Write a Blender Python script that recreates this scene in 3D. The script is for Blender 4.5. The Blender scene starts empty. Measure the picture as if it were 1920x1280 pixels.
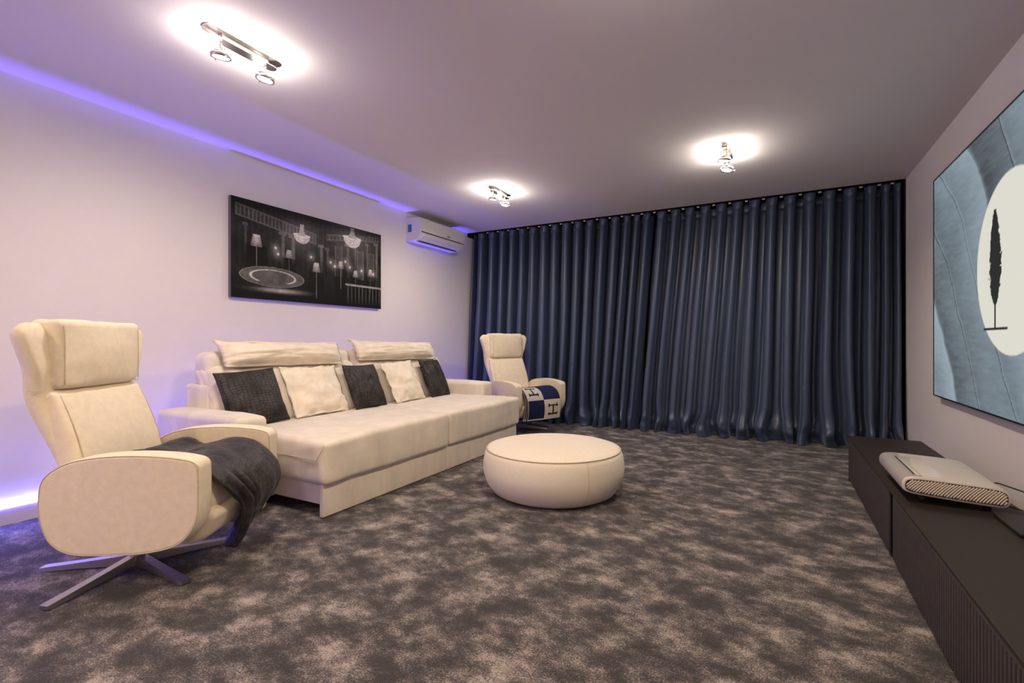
import bpy, bmesh, math, random
import numpy as np
from mathutils import Vector, Matrix, noise

random.seed(7)
sc = bpy.context.scene
C = sc.collection
PI = math.pi

# ------------------------------------------------------------------ camera
F_PX, CAM_H, CEIL = 915.0, 1.03, 2.54
YAW = math.atan(493 / F_PX)
cam = bpy.data.cameras.new('camera')
cam.sensor_fit = 'HORIZONTAL'
cam.sensor_width = 36.0
cam.lens = 36.0 * F_PX / 1920.0
cam.shift_y = -1.0 / 1920.0
cam.clip_start = 0.02
camo = bpy.data.objects.new('camera', cam)
C.objects.link(camo)
camo.location = (0, 0, CAM_H)
camo.rotation_euler = (PI / 2, 0, YAW)
sc.camera = camo

# ------------------------------------------------------------------ world, exposure
w = bpy.data.worlds.new('world')
sc.world = w
w.use_nodes = True
w.node_tree.nodes['Background'].inputs[0].default_value = (0.02, 0.02, 0.025, 1)
w.node_tree.nodes['Background'].inputs[1].default_value = 0.2
sc.view_settings.view_transform = 'Standard'
sc.view_settings.look = 'None'
sc.view_settings.gamma = 1.0
sc.view_settings.use_curve_mapping = False
sc.view_settings.exposure = 0.08

SPOT_W, LEAK_W, LED_STRENGTH = 28.0, 2.6, 125.0
BEAM_W = 10.0
LAMP_COL = (1.0, 0.85, 0.72)

# room: left wall x, right wall x, pocket edge y, window wall y, rear wall y
XL, XR, YP, YB, YR = -3.81, 1.075, 5.74, 6.0, -2.6


# ------------------------------------------------------------------ materials
def lin(c):
    return tuple((x / 255 / 12.92) if x / 255 <= 0.04045 else ((x / 255 + 0.055) / 1.055) ** 2.4 for x in c)


def new_mat(name):
    m = bpy.data.materials.new(name)
    m.use_nodes = True
    nt = m.node_tree
    return m, nt, nt.nodes['Principled BSDF']


def mat(name, col, rough=0.6, metal=0.0, spec=0.5, sheen=0.0, sheen_rough=0.4, sheen_tint=None,
        nscale=None, namp=0.12, bump=None, bscale=200.0, stretch=(1, 1, 1), emis=None, estr=0.0, bdist=0.002):
    m, nt, b = new_mat(name)
    b.inputs['Base Color'].default_value = (*col, 1)
    b.inputs['Roughness'].default_value = rough
    b.inputs['Metallic'].default_value = metal
    b.inputs['Specular IOR Level'].default_value = spec
    if sheen:
        b.inputs['Sheen Weight'].default_value = sheen
        b.inputs['Sheen Roughness'].default_value = sheen_rough
        if sheen_tint:
            b.inputs['Sheen Tint'].default_value = (*sheen_tint, 1)
    if emis:
        b.inputs['Emission Color'].default_value = (*emis, 1)
        b.inputs['Emission Strength'].default_value = estr
    N, Lk = nt.nodes, nt.links
    if nscale or bump:
        tc = N.new('ShaderNodeTexCoord')
        mp = N.new('ShaderNodeMapping')
        mp.inputs['Scale'].default_value = stretch
        Lk.new(tc.outputs['Object'], mp.inputs['Vector'])
    if nscale:
        n = N.new('ShaderNodeTexNoise')
        n.inputs['Scale'].default_value = nscale
        n.inputs['Detail'].default_value = 6
        n.inputs['Roughness'].default_value = 0.65
        Lk.new(mp.outputs[0], n.inputs['Vector'])
        r = N.new('ShaderNodeValToRGB')
        r.color_ramp.elements[0].position = 0.3
        r.color_ramp.elements[1].position = 0.7
        r.color_ramp.elements[0].color = (*[max(0, x * (1 - namp)) for x in col], 1)
        r.color_ramp.elements[1].color = (*[min(1, x * (1 + namp)) for x in col], 1)
        Lk.new(n.outputs['Fac'], r.inputs['Fac'])
        Lk.new(r.outputs['Color'], b.inputs['Base Color'])
    if bump:
        n2 = N.new('ShaderNodeTexNoise')
        n2.inputs['Scale'].default_value = bscale
        n2.inputs['Detail'].default_value = 3
        Lk.new(mp.outputs[0], n2.inputs['Vector'])
        bp = N.new('ShaderNodeBump')
        bp.inputs['Strength'].default_value = bump
        bp.inputs['Distance'].default_value = bdist
        Lk.new(n2.outputs['Fac'], bp.inputs['Height'])
        Lk.new(bp.outputs[0], b.inputs['Normal'])
    return m


M = {}
M['wall'] = mat('wall_plaster', (0.71, 0.665, 0.65), 0.9, spec=0.2, nscale=3, namp=0.02, bump=0.25, bscale=240, bdist=0.001)
M['ceiling'] = mat('ceiling_paint', (0.76, 0.705, 0.68), 0.92, spec=0.15, bump=0.15, bscale=260, bdist=0.001)
M['pocket'] = mat('pocket_black', (0.012, 0.011, 0.012), 0.85, spec=0.2, nscale=8, namp=0.2)
M['skirting'] = mat('skirting_white', (0.62, 0.57, 0.56), 0.6, spec=0.3, nscale=20, namp=0.03)
M['sofa'] = mat('sofa_chenille', (0.72, 0.65, 0.555), 0.85, spec=0.15, sheen=0.25, sheen_rough=0.5, nscale=7, namp=0.11,
                bump=0.55, bscale=420, stretch=(1.0, 1.0, 0.35), bdist=0.0015)
M['pillow'] = mat('pillow_cream', (0.76, 0.68, 0.56), 0.85, spec=0.15, sheen=0.25, sheen_rough=0.5, nscale=9, namp=0.12, bump=0.4, bscale=300)
M['recl'] = mat('recliner_fabric', (0.75, 0.655, 0.51), 0.82, spec=0.15, sheen=0.2, sheen_rough=0.5, nscale=30, namp=0.07, bump=0.35, bscale=500, bdist=0.001)
M['pipe'] = mat('seam_piping', (0.54, 0.455, 0.34), 0.8, spec=0.15, nscale=60, namp=0.1)
M['pouf'] = mat('pouf_linen', (0.75, 0.675, 0.56), 0.88, spec=0.12, sheen=0.15, nscale=90, namp=0.07, bump=0.45, bscale=600, stretch=(1, 1, 2.5), bdist=0.001)
M['steel'] = mat('brushed_steel', (0.50, 0.48, 0.46), 0.34, metal=1.0, nscale=60, namp=0.1, stretch=(1, 1, 6))
M['chrome'] = mat('chrome', (0.80, 0.76, 0.72), 0.2, metal=1.0, nscale=20, namp=0.04)
M['throw'] = mat('velour_throw', (0.030, 0.028, 0.031), 0.5, spec=0.35, sheen=0.35, sheen_rough=0.3, sheen_tint=(0.30, 0.29, 0.33),
                 nscale=16, namp=0.8, bump=0.8, bscale=40, bdist=0.008)  # strong noise colour paints in the velour's mottled highlights
M['black'] = mat('console_black', (0.026, 0.020, 0.016), 0.5, spec=0.25, nscale=220, namp=0.2, bump=0.1, bscale=400, bdist=0.0005)
M['slat'] = mat('slat_black_brown', (0.046, 0.037, 0.034), 0.55, spec=0.35, nscale=40, namp=0.2)
M['recess_shade'] = mat('recess_shade_black', (0.006, 0.005, 0.005), 0.8, spec=0.2, nscale=10, namp=0.1)  # black colour puts shade into the console's grooves and recesses
M['plastic'] = mat('white_plastic', (0.66, 0.63, 0.59), 0.38, spec=0.5, nscale=4, namp=0.015)
M['proj'] = mat('projector_shell', (0.56, 0.525, 0.47), 0.35, spec=0.5, nscale=4, namp=0.015)
M['projfab'] = mat('projector_cloth', (0.30, 0.285, 0.28), 0.85, spec=0.2, nscale=500, namp=0.2, bump=0.3, bscale=900, bdist=0.0005)
M['projglass'] = mat('projector_window', (0.66, 0.63, 0.57), 0.12, spec=0.6, nscale=3, namp=0.01)
M['rib'] = mat('grille_rib', (0.55, 0.49, 0.40), 0.5, spec=0.4, nscale=30, namp=0.03)
M['grille'] = mat('grille_shade_back', (0.035, 0.027, 0.018), 0.8, nscale=30, namp=0.1)
M['rubber'] = mat('black_rubber', (0.008, 0.008, 0.008), 0.5, nscale=40, namp=0.1)
M['gloss'] = mat('device_black', (0.018, 0.016, 0.016), 0.4, spec=0.4, nscale=20, namp=0.1)
M['canvas'] = mat('canvas_edge', (0.13, 0.12, 0.12), 0.8, nscale=60, namp=0.1)
M['bezel'] = mat('screen_bezel', (0.012, 0.011, 0.011), 0.4, nscale=20, namp=0.1)
M['bulb'] = mat('lamp_glow', (0.9, 0.85, 0.8), 0.4, emis=(1.0, 0.93, 0.82), estr=30.0)
M['led'] = mat('led_blue', (0.3, 0.3, 0.9), 0.4, emis=(0.10, 0.085, 1.0), estr=LED_STRENGTH)
M['bead'] = mat('led_bead', (0.6, 0.7, 0.9), 0.4, emis=(0.25, 0.35, 1.0), estr=LED_STRENGTH * 0.6)
M['sticker'] = mat('blue_sticker', (0.05, 0.13, 0.30), 0.5, nscale=120, namp=0.6)
M['mark'] = mat('dark_mark', (0.03, 0.03, 0.035), 0.5, nscale=30, namp=0.1)
M['glider'] = mat('white_glider', (0.6, 0.6, 0.58), 0.5, nscale=30, namp=0.05)
M['lens'] = mat('lamp_housing', (0.62, 0.60, 0.58), 0.2, metal=1.0, nscale=20, namp=0.05)


def carpet():
    m, nt, b = new_mat('carpet_pile_shading')
    N, Lk = nt.nodes, nt.links
    tc = N.new('ShaderNodeTexCoord')
    mp = N.new('ShaderNodeMapping')
    mp.inputs['Rotation'].default_value = (0, 0, 0.5)
    mp.inputs['Scale'].default_value = (0.9, 1.1, 1)
    Lk.new(tc.outputs['Object'], mp.inputs['Vector'])
    big = N.new('ShaderNodeTexNoise')
    big.inputs['Scale'].default_value = 6.6
    big.inputs['Detail'].default_value = 7
    big.inputs['Roughness'].default_value = 0.70
    big.inputs['Distortion'].default_value = 0.0
    Lk.new(mp.outputs[0], big.inputs['Vector'])
    fine = N.new('ShaderNodeTexNoise')
    fine.inputs['Scale'].default_value = 160
    fine.inputs['Detail'].default_value = 2
    fine.inputs['Roughness'].default_value = 0.8
    Lk.new(tc.outputs['Object'], fine.inputs['Vector'])
    mix = N.new('ShaderNodeMath')
    mix.operation = 'MULTIPLY_ADD'
    sub = N.new('ShaderNodeMath')
    sub.operation = 'SUBTRACT'
    sub.inputs[1].default_value = 0.5
    Lk.new(fine.outputs['Fac'], sub.inputs[0])
    Lk.new(sub.outputs[0], mix.inputs[0])
    mix.inputs[1].default_value = 0.66
    Lk.new(big.outputs['Fac'], mix.inputs[2])
    r = N.new('ShaderNodeValToRGB')  # ramp paints pile-direction shading as light and dark patches
    e = r.color_ramp.elements
    e[0].position = 0.42
    e[0].color = (0.022, 0.019, 0.021, 1)
    e[1].position = 0.68
    e[1].color = (0.40, 0.345, 0.31, 1)
    k = e.new(0.52)
    k.color = (0.082, 0.072, 0.073, 1)
    k = e.new(0.585)
    k.color = (0.20, 0.173, 0.162, 1)
    Lk.new(mix.outputs[0], r.inputs['Fac'])
    Lk.new(r.outputs['Color'], b.inputs['Base Color'])
    b.inputs['Roughness'].default_value = 0.95
    b.inputs['Specular IOR Level'].default_value = 0.1
    b.inputs['Sheen Weight'].default_value = 0.15
    b.inputs['Sheen Roughness'].default_value = 0.6
    bp = N.new('ShaderNodeBump')
    bp.inputs['Strength'].default_value = 0.9
    bp.inputs['Distance'].default_value = 0.006
    Lk.new(fine.outputs['Fac'], bp.inputs['Height'])
    Lk.new(bp.outputs[0], b.inputs['Normal'])
    return m


def croc():
    m, nt, b = new_mat('croc_velvet')
    N, Lk = nt.nodes, nt.links
    tc = N.new('ShaderNodeTexCoord')
    mp = N.new('ShaderNodeMapping')
    mp.inputs['Scale'].default_value = (0.01, 32, 52)
    Lk.new(tc.outputs['Object'], mp.inputs['Vector'])
    v = N.new('ShaderNodeTexVoronoi')
    v.feature = 'DISTANCE_TO_EDGE'
    v.distance = 'EUCLIDEAN'
    v.inputs['Scale'].default_value = 1.0
    v.inputs['Randomness'].default_value = 0.42
    Lk.new(mp.outputs[0], v.inputs['Vector'])
    r = N.new('ShaderNodeValToRGB')
    r.color_ramp.elements[0].position = 0.03
    r.color_ramp.elements[0].color = (0.006, 0.005, 0.006, 1)
    r.color_ramp.elements[1].position = 0.16
    r.color_ramp.elements[1].color = (0.050, 0.044, 0.044, 1)
    Lk.new(v.outputs['Distance'], r.inputs['Fac'])
    n = N.new('ShaderNodeTexNoise')
    n.inputs['Scale'].default_value = 9
    Lk.new(tc.outputs['Object'], n.inputs['Vector'])
    mx = N.new('ShaderNodeMix')
    mx.data_type = 'RGBA'
    mx.inputs[7].default_value = (0.009, 0.008, 0.009, 1)
    r2 = N.new('ShaderNodeValToRGB')
    r2.color_ramp.elements[0].position = 0.45
    r2.color_ramp.elements[1].position = 0.72
    Lk.new(n.outputs['Fac'], r2.inputs['Fac'])
    Lk.new(r2.outputs['Color'], mx.inputs[0])
    Lk.new(r.outputs['Color'], mx.inputs[6])
    Lk.new(mx.outputs[2], b.inputs['Base Color'])
    b.inputs['Roughness'].default_value = 0.6
    b.inputs['Specular IOR Level'].default_value = 0.3
    bp = N.new('ShaderNodeBump')
    bp.inputs['Strength'].default_value = 0.6
    bp.inputs['Distance'].default_value = 0.003
    Lk.new(r.outputs['Color'], bp.inputs['Height'])
    Lk.new(bp.outputs[0], b.inputs['Normal'])
    return m


def velvet():
    m, nt, b = new_mat('curtain_velvet')
    N, Lk = nt.nodes, nt.links
    tc = N.new('ShaderNodeTexCoord')
    mp = N.new('ShaderNodeMapping')
    mp.inputs['Scale'].default_value = (60, 60, 1.2)
    Lk.new(tc.outputs['Object'], mp.inputs['Vector'])
    n = N.new('ShaderNodeTexNoise')
    n.inputs['Scale'].default_value = 1.0
    n.inputs['Detail'].default_value = 4
    Lk.new(mp.outputs[0], n.inputs['Vector'])
    r = N.new('ShaderNodeValToRGB')
    r.color_ramp.elements[0].position = 0.3
    r.color_ramp.elements[0].color = (0.036, 0.055, 0.104, 1)
    r.color_ramp.elements[1].position = 0.7
    r.color_ramp.elements[1].color = (0.048, 0.071, 0.130, 1)
    Lk.new(n.outputs['Fac'], r.inputs['Fac'])
    Lk.new(r.outputs['Color'], b.inputs['Base Color'])
    b.inputs['Roughness'].default_value = 0.38
    b.inputs['Specular IOR Level'].default_value = 0.55
    b.inputs['Sheen Weight'].default_value = 0.25
    b.inputs['Sheen Roughness'].default_value = 0.35
    b.inputs['Sheen Tint'].default_value = (0.55, 0.65, 0.85, 1)
    bp = N.new('ShaderNodeBump')
    bp.inputs['Strength'].default_value = 0.2
    bp.inputs['Distance'].default_value = 0.002
    Lk.new(n.outputs['Fac'], bp.inputs['Height'])
    Lk.new(bp.outputs[0], b.inputs['Normal'])
    return m


def print_mat(name, emission=0.0, rough=0.5):
    m, nt, b = new_mat(name)
    a = nt.nodes.new('ShaderNodeAttribute')
    a.attribute_name = 'print'
    nt.links.new(a.outputs['Color'], b.inputs['Base Color'])
    b.inputs['Roughness'].default_value = rough
    b.inputs['Specular IOR Level'].default_value = 0.15
    if emission:
        nt.links.new(a.outputs['Color'], b.inputs['Emission Color'])
        b.inputs['Emission Strength'].default_value = emission
        b.inputs['Base Color'].default_value = (0.03, 0.03, 0.03, 1)
        for l in list(b.inputs['Base Color'].links):
            nt.links.remove(l)
    return m


M['carpet'] = carpet()
M['croc'] = croc()
M['velvet'] = velvet()
M['print'] = print_mat('picture_print', 0, 0.6)
M['screen'] = print_mat('screen_image', 0.78, 0.6)  # glow stands in for the projector's light on the screen
M['knit'] = print_mat('knit_blanket', 0, 0.9)


# ------------------------------------------------------------------ object helpers
def mesh_obj(name, V, Fc, m, parent=None, smooth=True, colors=None):
    me = bpy.data.meshes.new(name)
    me.from_pydata([tuple(v) for v in V], [], Fc)
    me.validate()
    if smooth:
        me.polygons.foreach_set('use_smooth', [True] * len(me.polygons))
    if colors is not None:
        at = me.attributes.new('print', 'FLOAT_COLOR', 'POINT')
        arr = np.ones((len(V), 4), dtype=np.float32)
        arr[:, :3] = colors
        at.data.foreach_set('color', arr.ravel())
    me.materials.append(m)
    me.update()
    o = bpy.data.objects.new(name, me)
    C.objects.link(o)
    if parent:
        o.parent = parent
    return o


def fix_normals(o):
    bm = bmesh.new()
    bm.from_mesh(o.data)
    bmesh.ops.recalc_face_normals(bm, faces=bm.faces)
    bm.to_mesh(o.data)
    bm.free()
    return o


def thing(name, label, cat, loc=(0, 0, 0), rotz=0, group=None):
    o = bpy.data.objects.new(name, None)
    o.empty_display_size = 0.1
    C.objects.link(o)
    o.location = loc
    o.rotation_euler = (0, 0, rotz)
    return tag(o, label, cat, group)


def tag(o, label, cat, group=None):
    o['label'] = label
    o['category'] = cat
    if group:
        o['group'] = group
    return o


def struct(o, label=None, cat=None):
    o['kind'] = 'structure'
    if label:
        o['label'] = label
    if cat:
        o['category'] = cat
    return o


def box(x0, x1, y0, y1, z0, z1):
    V = [(x0, y0, z0), (x1, y0, z0), (x1, y1, z0), (x0, y1, z0), (x0, y0, z1), (x1, y0, z1), (x1, y1, z1), (x0, y1, z1)]
    Fc = [(3, 2, 1, 0), (4, 5, 6, 7), (0, 1, 5, 4), (1, 2, 6, 5), (2, 3, 7, 6), (3, 0, 4, 7)]
    return V, Fc


def join(*parts):
    V, Fc = [], []
    for v, f in parts:
        o = len(V)
        V += list(v)
        Fc += [tuple(i + o for i in q) for q in f]
    return V, Fc


def soft(x0, x1, y0, y1, z0, z1, r=0.03, puff=(0, 0, 0), n=8, wr=0.0, ws=9.0, seed=0.0, fn=None):
    """rounded upholstery block; puff = bulge of the faces across x, y, z; wr = wrinkle depth"""
    c = ((x0 + x1) / 2, (y0 + y1) / 2, (z0 + z1) / 2)
    hf = (abs(x1 - x0) / 2, abs(y1 - y0) / 2, abs(z1 - z0) / 2)
    r = min(r, *[h * 0.98 for h in hf])

    def ticks(h):
        inn = h - r
        a = [-h, -h + r * 0.18, -h + r * 0.42, -h + r * 0.7]
        mid = [-inn + 2 * inn * i / n for i in range(n + 1)]
        return a + mid + [-q for q in reversed(a)]
    T = [ticks(h) for h in hf]
    idx, V, Fc = {}, [], []

    def vert(p):
        k = tuple(round(q, 6) for q in p)
        if k in idx:
            return idx[k]
        inn = [h - r for h in hf]
        q = [max(-i, min(i, a)) for a, i in zip(p, inn)]
        d = [a - b for a, b in zip(p, q)]
        L = math.sqrt(sum(a * a for a in d))
        nn = [a / L for a in d] if L > 1e-9 else [0, 0, 0]
        s = [b + r * a for a, b in zip(nn, q)]
        u = [a / h for a, h in zip(s, hf)]
        out = list(s)
        for ax in range(3):
            if puff[ax]:
                o1, o2 = (ax + 1) % 3, (ax + 2) % 3
                out[ax] += puff[ax] * u[ax] * max(0, 1 - u[o1] ** 2) * max(0, 1 - u[o2] ** 2)
        if wr:
            g = wr * noise.fractal(Vector((s[0] * ws + seed, s[1] * ws, s[2] * ws)), 0.9, 2.0, 3)
            out = [a + g * b for a, b in zip(out, nn)]
        P = Vector((out[0] + c[0], out[1] + c[1], out[2] + c[2]))
        if fn:
            P = fn(P)
        V.append(P)
        idx[k] = len(V) - 1
        return idx[k]
    for ax in range(3):
        a, b = (ax + 1) % 3, (ax + 2) % 3
        for sg in (-1, 1):
            for i in range(len(T[a]) - 1):
                for j in range(len(T[b]) - 1):
                    q = []
                    for (ii, jj) in ((i, j), (i + 1, j), (i + 1, j + 1), (i, j + 1)):
                        p = [0, 0, 0]
                        p[ax] = sg * hf[ax]
                        p[a] = T[a][ii]
                        p[b] = T[b][jj]
                        q.append(vert(p))
                    Fc.append(tuple(q if sg > 0 else reversed(q)))
    return V, Fc


def tube(pts, rad, seg=8, closed=False):
    pts = [Vector(p) for p in pts]
    n = len(pts)
    V, Fc = [], []
    prev = None
    for i, p in enumerate(pts):
        a = pts[(i - 1) % n] if (closed or i > 0) else p
        b = pts[(i + 1) % n] if (closed or i < n - 1) else p
        t = (b - a).normalized()
        if prev is None:
            up = Vector((0, 0, 1)) if abs(t.z) < 0.9 else Vector((1, 0, 0))
            s = t.cross(up).normalized()
        else:
            s = (prev - t * prev.dot(t)).normalized()
        prev = s
        q = t.cross(s)
        rr = rad(i / (n - 1)) if callable(rad) else rad
        for k in range(seg):
            an = 2 * PI * k / seg
            V.append(p + s * (rr * math.cos(an)) + q * (rr * math.sin(an)))
    m = n if closed else n - 1
    for i in range(m):
        for k in range(seg):
            a, b = i * seg + k, i * seg + (k + 1) % seg
            c, d = ((i + 1) % n) * seg + (k + 1) % seg, ((i + 1) % n) * seg + k
            Fc.append((a, b, c, d))
    if not closed:
        Fc.append(tuple(reversed(range(seg))))
        Fc.append(tuple(range((n - 1) * seg, n * seg)))
    return V, Fc


def smooth_loop(pts, per=5):
    out = []
    n = len(pts)
    for i in range(n):
        p0, p1, p2, p3 = [Vector((*pts[(i + k) % n], 0)) for k in (-1, 0, 1, 2)]
        for k in range(per):
            t = k / per
            out.append((0.5 * ((2 * p1) + (p2 - p0) * t + (2 * p0 - 5 * p1 + 4 * p2 - p3) * t * t + (3 * p1 - p0 - 3 * p2 + p3) * t ** 3)).xy)
    return out


def inset(loop, d):
    n = len(loop)
    area = sum(loop[i].x * loop[(i + 1) % n].y - loop[(i + 1) % n].x * loop[i].y for i in range(n))
    sg = 1 if area > 0 else -1
    out = []
    for i in range(n):
        t = (loop[(i + 1) % n] - loop[i - 1]).normalized()
        out.append(loop[i] + Vector((-t.y, t.x)) * d * sg)
    return out


def slab(loop, y0, y1, r, puff=0.0):
    """extrude an (x,z) outline from y0 to y1 with rounded rims"""
    prof = []
    s = 1 if y1 > y0 else -1
    for k in range(5):
        a = PI / 2 * k / 4
        prof.append((r * (1 - math.sin(a)), y0 + s * r * (1 - math.cos(a))))
    prof += [(0, y0 + (y1 - y0) * 0.5)]
    for k in range(5):
        a = PI / 2 * (4 - k) / 4
        prof.append((r * (1 - math.sin(a)), y1 - s * r * (1 - math.cos(a))))
    rings = [(inset(loop, d), y) for d, y in prof]
    extra = [(inset(loop, r + 0.03), y0 - s * puff * 0.5), (inset(loop, r + 0.08), y0 - s * puff)] if puff else []
    extra2 = [(inset(loop, r + 0.03), y1 + s * puff * 0.5), (inset(loop, r + 0.08), y1 + s * puff)] if puff else []
    rings = list(reversed(extra)) + rings + extra2
    V, Fc = [], []
    n = len(loop)
    for lp, y in rings:
        V += [Vector((p.x, y, p.y)) for p in lp]
    for i in range(len(rings) - 1):
        for k in range(n):
            Fc.append((i * n + k, i * n + (k + 1) % n, (i + 1) * n + (k + 1) % n, (i + 1) * n + k))
    # flat cheeks keep their own vertices so that they shade flat
    b0 = len(V)
    V += [v.copy() for v in V[:n]] + [v.copy() for v in V[(len(rings) - 1) * n:len(rings) * n]]
    for q in (0, 1):
        ring_ = V[b0 + q * n:b0 + (q + 1) * n]
        V.append(sum(ring_, Vector()) / n)
        for k in range(n):
            Fc.append((b0 + q * n + k, b0 + q * n + (k + 1) % n, len(V) - 1))
    return V, Fc


def lathe(prof, seg=48):
    V, Fc = [], []
    for r, z in prof:
        for k in range(seg):
            a = 2 * PI * k / seg
            V.append((r * math.cos(a), r * math.sin(a), z))
    for i in range(len(prof) - 1):
        for k in range(seg):
            Fc.append((i * seg + k, i * seg + (k + 1) % seg, (i + 1) * seg + (k + 1) % seg, (i + 1) * seg + k))
    Fc.append(tuple(reversed(range(seg))))
    Fc.append(tuple(range((len(prof) - 1) * seg, len(prof) * seg)))
    return V, Fc


def mv(vf, fn):
    return [fn(Vector(v)) for v in vf[0]], vf[1]


def part(name, vf, m, parent, smooth=True, fix=True):
    o = mesh_obj(name, vf[0], vf[1], m, parent, smooth)
    return fix_normals(o) if fix else o


# ------------------------------------------------------------------ the room
struct(part('floor', box(XL - 0.1, XR + 0.1, YR - 0.1, YB + 0.1, -0.1, 0.0), M['carpet'], None, False))
struct(part('wall_left', box(XL - 0.12, XL, YR, YB, 0, CEIL + 0.3), M['wall'], None, False))
struct(part('wall_right', box(XR, XR + 0.12, YR, YB, 0, CEIL + 0.3), M['wall'], None, False))
struct(part('wall_back', box(XL, XR, YB, YB + 0.12, 0, CEIL + 0.3), M['wall'], None, False))
struct(part('wall_front', box(XL, XR, YR - 0.12, YR, 0, CEIL + 0.3), M['wall'], None, False))
struct(part('ceiling', box(XL, XR, YR, YP, CEIL, CEIL + 0.3), M['ceiling'], None, False))
# black lined curtain pocket behind the ceiling edge: top, front cheek and end cheeks
t1 = struct(part('trim_1', join(box(XL, XR, YP, YB, CEIL + 0.12, CEIL + 0.3), box(XL, XR, YP, YP + 0.006, CEIL + 0.003, CEIL + 0.12),
                                box(XL, XL + 0.006, YP + 0.006, YB, CEIL - 0.05, CEIL + 0.12),
                                box(XR - 0.006, XR, YP + 0.006, YB, 0.0, CEIL + 0.12),
                                box(XL, XR, YB - 0.01, YB, 0.0, CEIL + 0.12)), M['pocket'], None, False))
struct(part('baseboard_left', box(XL, XL + 0.022, YR, YP + 0.05, 0, 0.095), M['skirting'], None, False))

# LED strip along the top of the left baseboard
led = thing('led_strip', 'glowing blue LED strip lying on top of the white skirting board', 'light strip', (XL + 0.0225, 0, 0.0955))
part('ribbon', box(-0.004, 0.003, YR + 0.05, YP - 0.05, 0.0, 0.010), M['led'], led, False)
BA = bpy.data.lights.new('added_strip_beam', 'AREA')   # added lamp with narrow spread, imitates the blue band along the ceiling edge
BA.shape = 'RECTANGLE'
BA.size, BA.size_y = 0.008, YP - YR - 0.1
BA.energy = BEAM_W
BA.spread = math.radians(11)
BA.color = (0.13, 0.09, 1.0)
bo = bpy.data.objects.new('added_strip_beam', BA)
C.objects.link(bo)
bo.parent = led
bo.location = (-0.006, (YP + YR) / 2, 0.016)
bo.rotation_euler = (PI, 0, 0)
bead_me = None
for i in range(30):
    y = 0.62 + i * 0.0335
    if bead_me is None:
        o = part('led_bead', soft(-0.004, 0.004, -0.005, 0.005, 0.0095, 0.0135, 0.0015, n=1), M['bead'], led)
        bead_me = o.data
    else:
        o = bpy.data.objects.new('led_bead', bead_me)
        C.objects.link(o)
        o.parent = led
    o.location = (0, y, 0)


# ------------------------------------------------------------------ curtains
RID = [-3.611, -3.437, -3.274, -3.119, -2.974, -2.812, -2.649, -2.498, -2.343, -2.182, -2.022, -1.854, -1.699, -1.554, -1.44, -1.334,
       -1.151, -0.999, -0.842, -0.678, -0.515, -0.353, -0.187, -0.026, 0.143, 0.315, 0.484, 0.651, 0.828, 0.942, 1.03]


def sstep(a, b, x):
    t = max(0, min(1, (x - a) / (b - a)))
    return t * t * (3 - 2 * t)


def curtain(name, label, p0, p1, x_lo, x_hi, slant):
    xs = [RID[0] - 0.17] + RID + [RID[-1] + 0.1]
    ZT = 2.525
    zs = [0.004 + 0.36 * (i / 30) ** 1.25 for i in range(31)]
    zs += [0.364 + (2.40 - 0.364) * i / 34 for i in range(1, 35)]
    zs += [2.40 + (ZT - 2.40) * i / 9 for i in range(1, 10)]
    nc = int((p1 - p0) * 22)
    V, Fc = [], []
    for z in zs:
        g = 1 - z / ZT                       # 0 at the rail, 1 at the floor
        for j in range(nc + 1):
            p = p0 + (p1 - p0) * j / nc
            k = int(math.floor(p)) + 1
            k = max(0, min(len(xs) - 2, k))
            fr = p + 1 - k
            x = xs[k] + (xs[k + 1] - xs[k]) * fr
            sp = xs[k + 1] - xs[k]
            # folds wander and merge toward the floor
            wob = noise.noise(Vector((p * 0.43, z * 0.55, 3.1))) * (0.20 * g + 0.30 * g ** 4)
            ph = 2 * PI * (p + wob)
            amp = (0.098 + 0.006 * g) * (1 + 0.45 * g * noise.noise(Vector((p * 0.6 + 7, z * 0.35, 1.7))))
            amp *= 0.72 + 0.28 * sstep(0.07, 0.18, sp)
            c = math.cos(ph)
            y = -amp * (c + 0.16 * math.cos(2 * ph) * (1 - g)) + 0.007 * math.cos(3 * ph + 1.3 * noise.noise(Vector((p * 0.5, 2, 9))) * 3) * (0.35 + g)
            x += 0.115 * sp * math.sin(2 * ph) * (1 - 0.5 * g)
            y += 0.010 * g * noise.noise(Vector((p * 2.6, z * 1.6, 5.5)))
            # heading tape: slight pinch under the header
            y += 0.007 * math.exp(-((z - 2.445) / 0.014) ** 2)
            hd = sstep(2.44, 2.50, z)
            x += hd * 0.012 * math.sin(ph * 2 + 0.7)
            # the over-long cloth breaks and bulges where it meets the carpet
            kink = math.exp(-((z - 0.13) / 0.075) ** 2)
            nz = noise.noise(Vector((p * 1.25 + 11, 0.3, 2.2)))
            y += -0.06 * kink * (0.4 + 1.3 * nz) + 0.02 * kink * noise.noise(Vector((p * 4.1, z * 14, 1)))
            low = sstep(0.12, 0.0, z)
            y += 0.035 * low * (0.3 + noise.noise(Vector((p * 1.9, 4, 6)))) + 0.02 * sstep(0.25, 0.02, z) * noise.noise(Vector((p * 3.3, z * 9, 8)))
            x += 0.09 * sstep(0.4, 0.0, z) * noise.noise(Vector((p * 0.9, z * 3, 12)))
            x += slant(p) * (1 - (z / ZT) ** 1.15)
            yc = 5.862 - 0.185 * g ** 1.3
            x = max(x_lo, min(x_hi, x))
            y = min(y, 0.12)
            V.append((x, min(yc + y, 5.985), z))
    W = nc + 1
    for i in range(len(zs) - 1):
        for j in range(nc):
            Fc.append((i * W + j, i * W + j + 1, (i + 1) * W + j + 1, (i + 1) * W + j))
    o = mesh_obj(name, V, Fc, M['velvet'])
    so = o.modifiers.new('thickness', 'SOLIDIFY')
    so.thickness = 0.003
    return tag(o, label, 'curtain', 'blue velvet curtains across the window wall')


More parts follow.
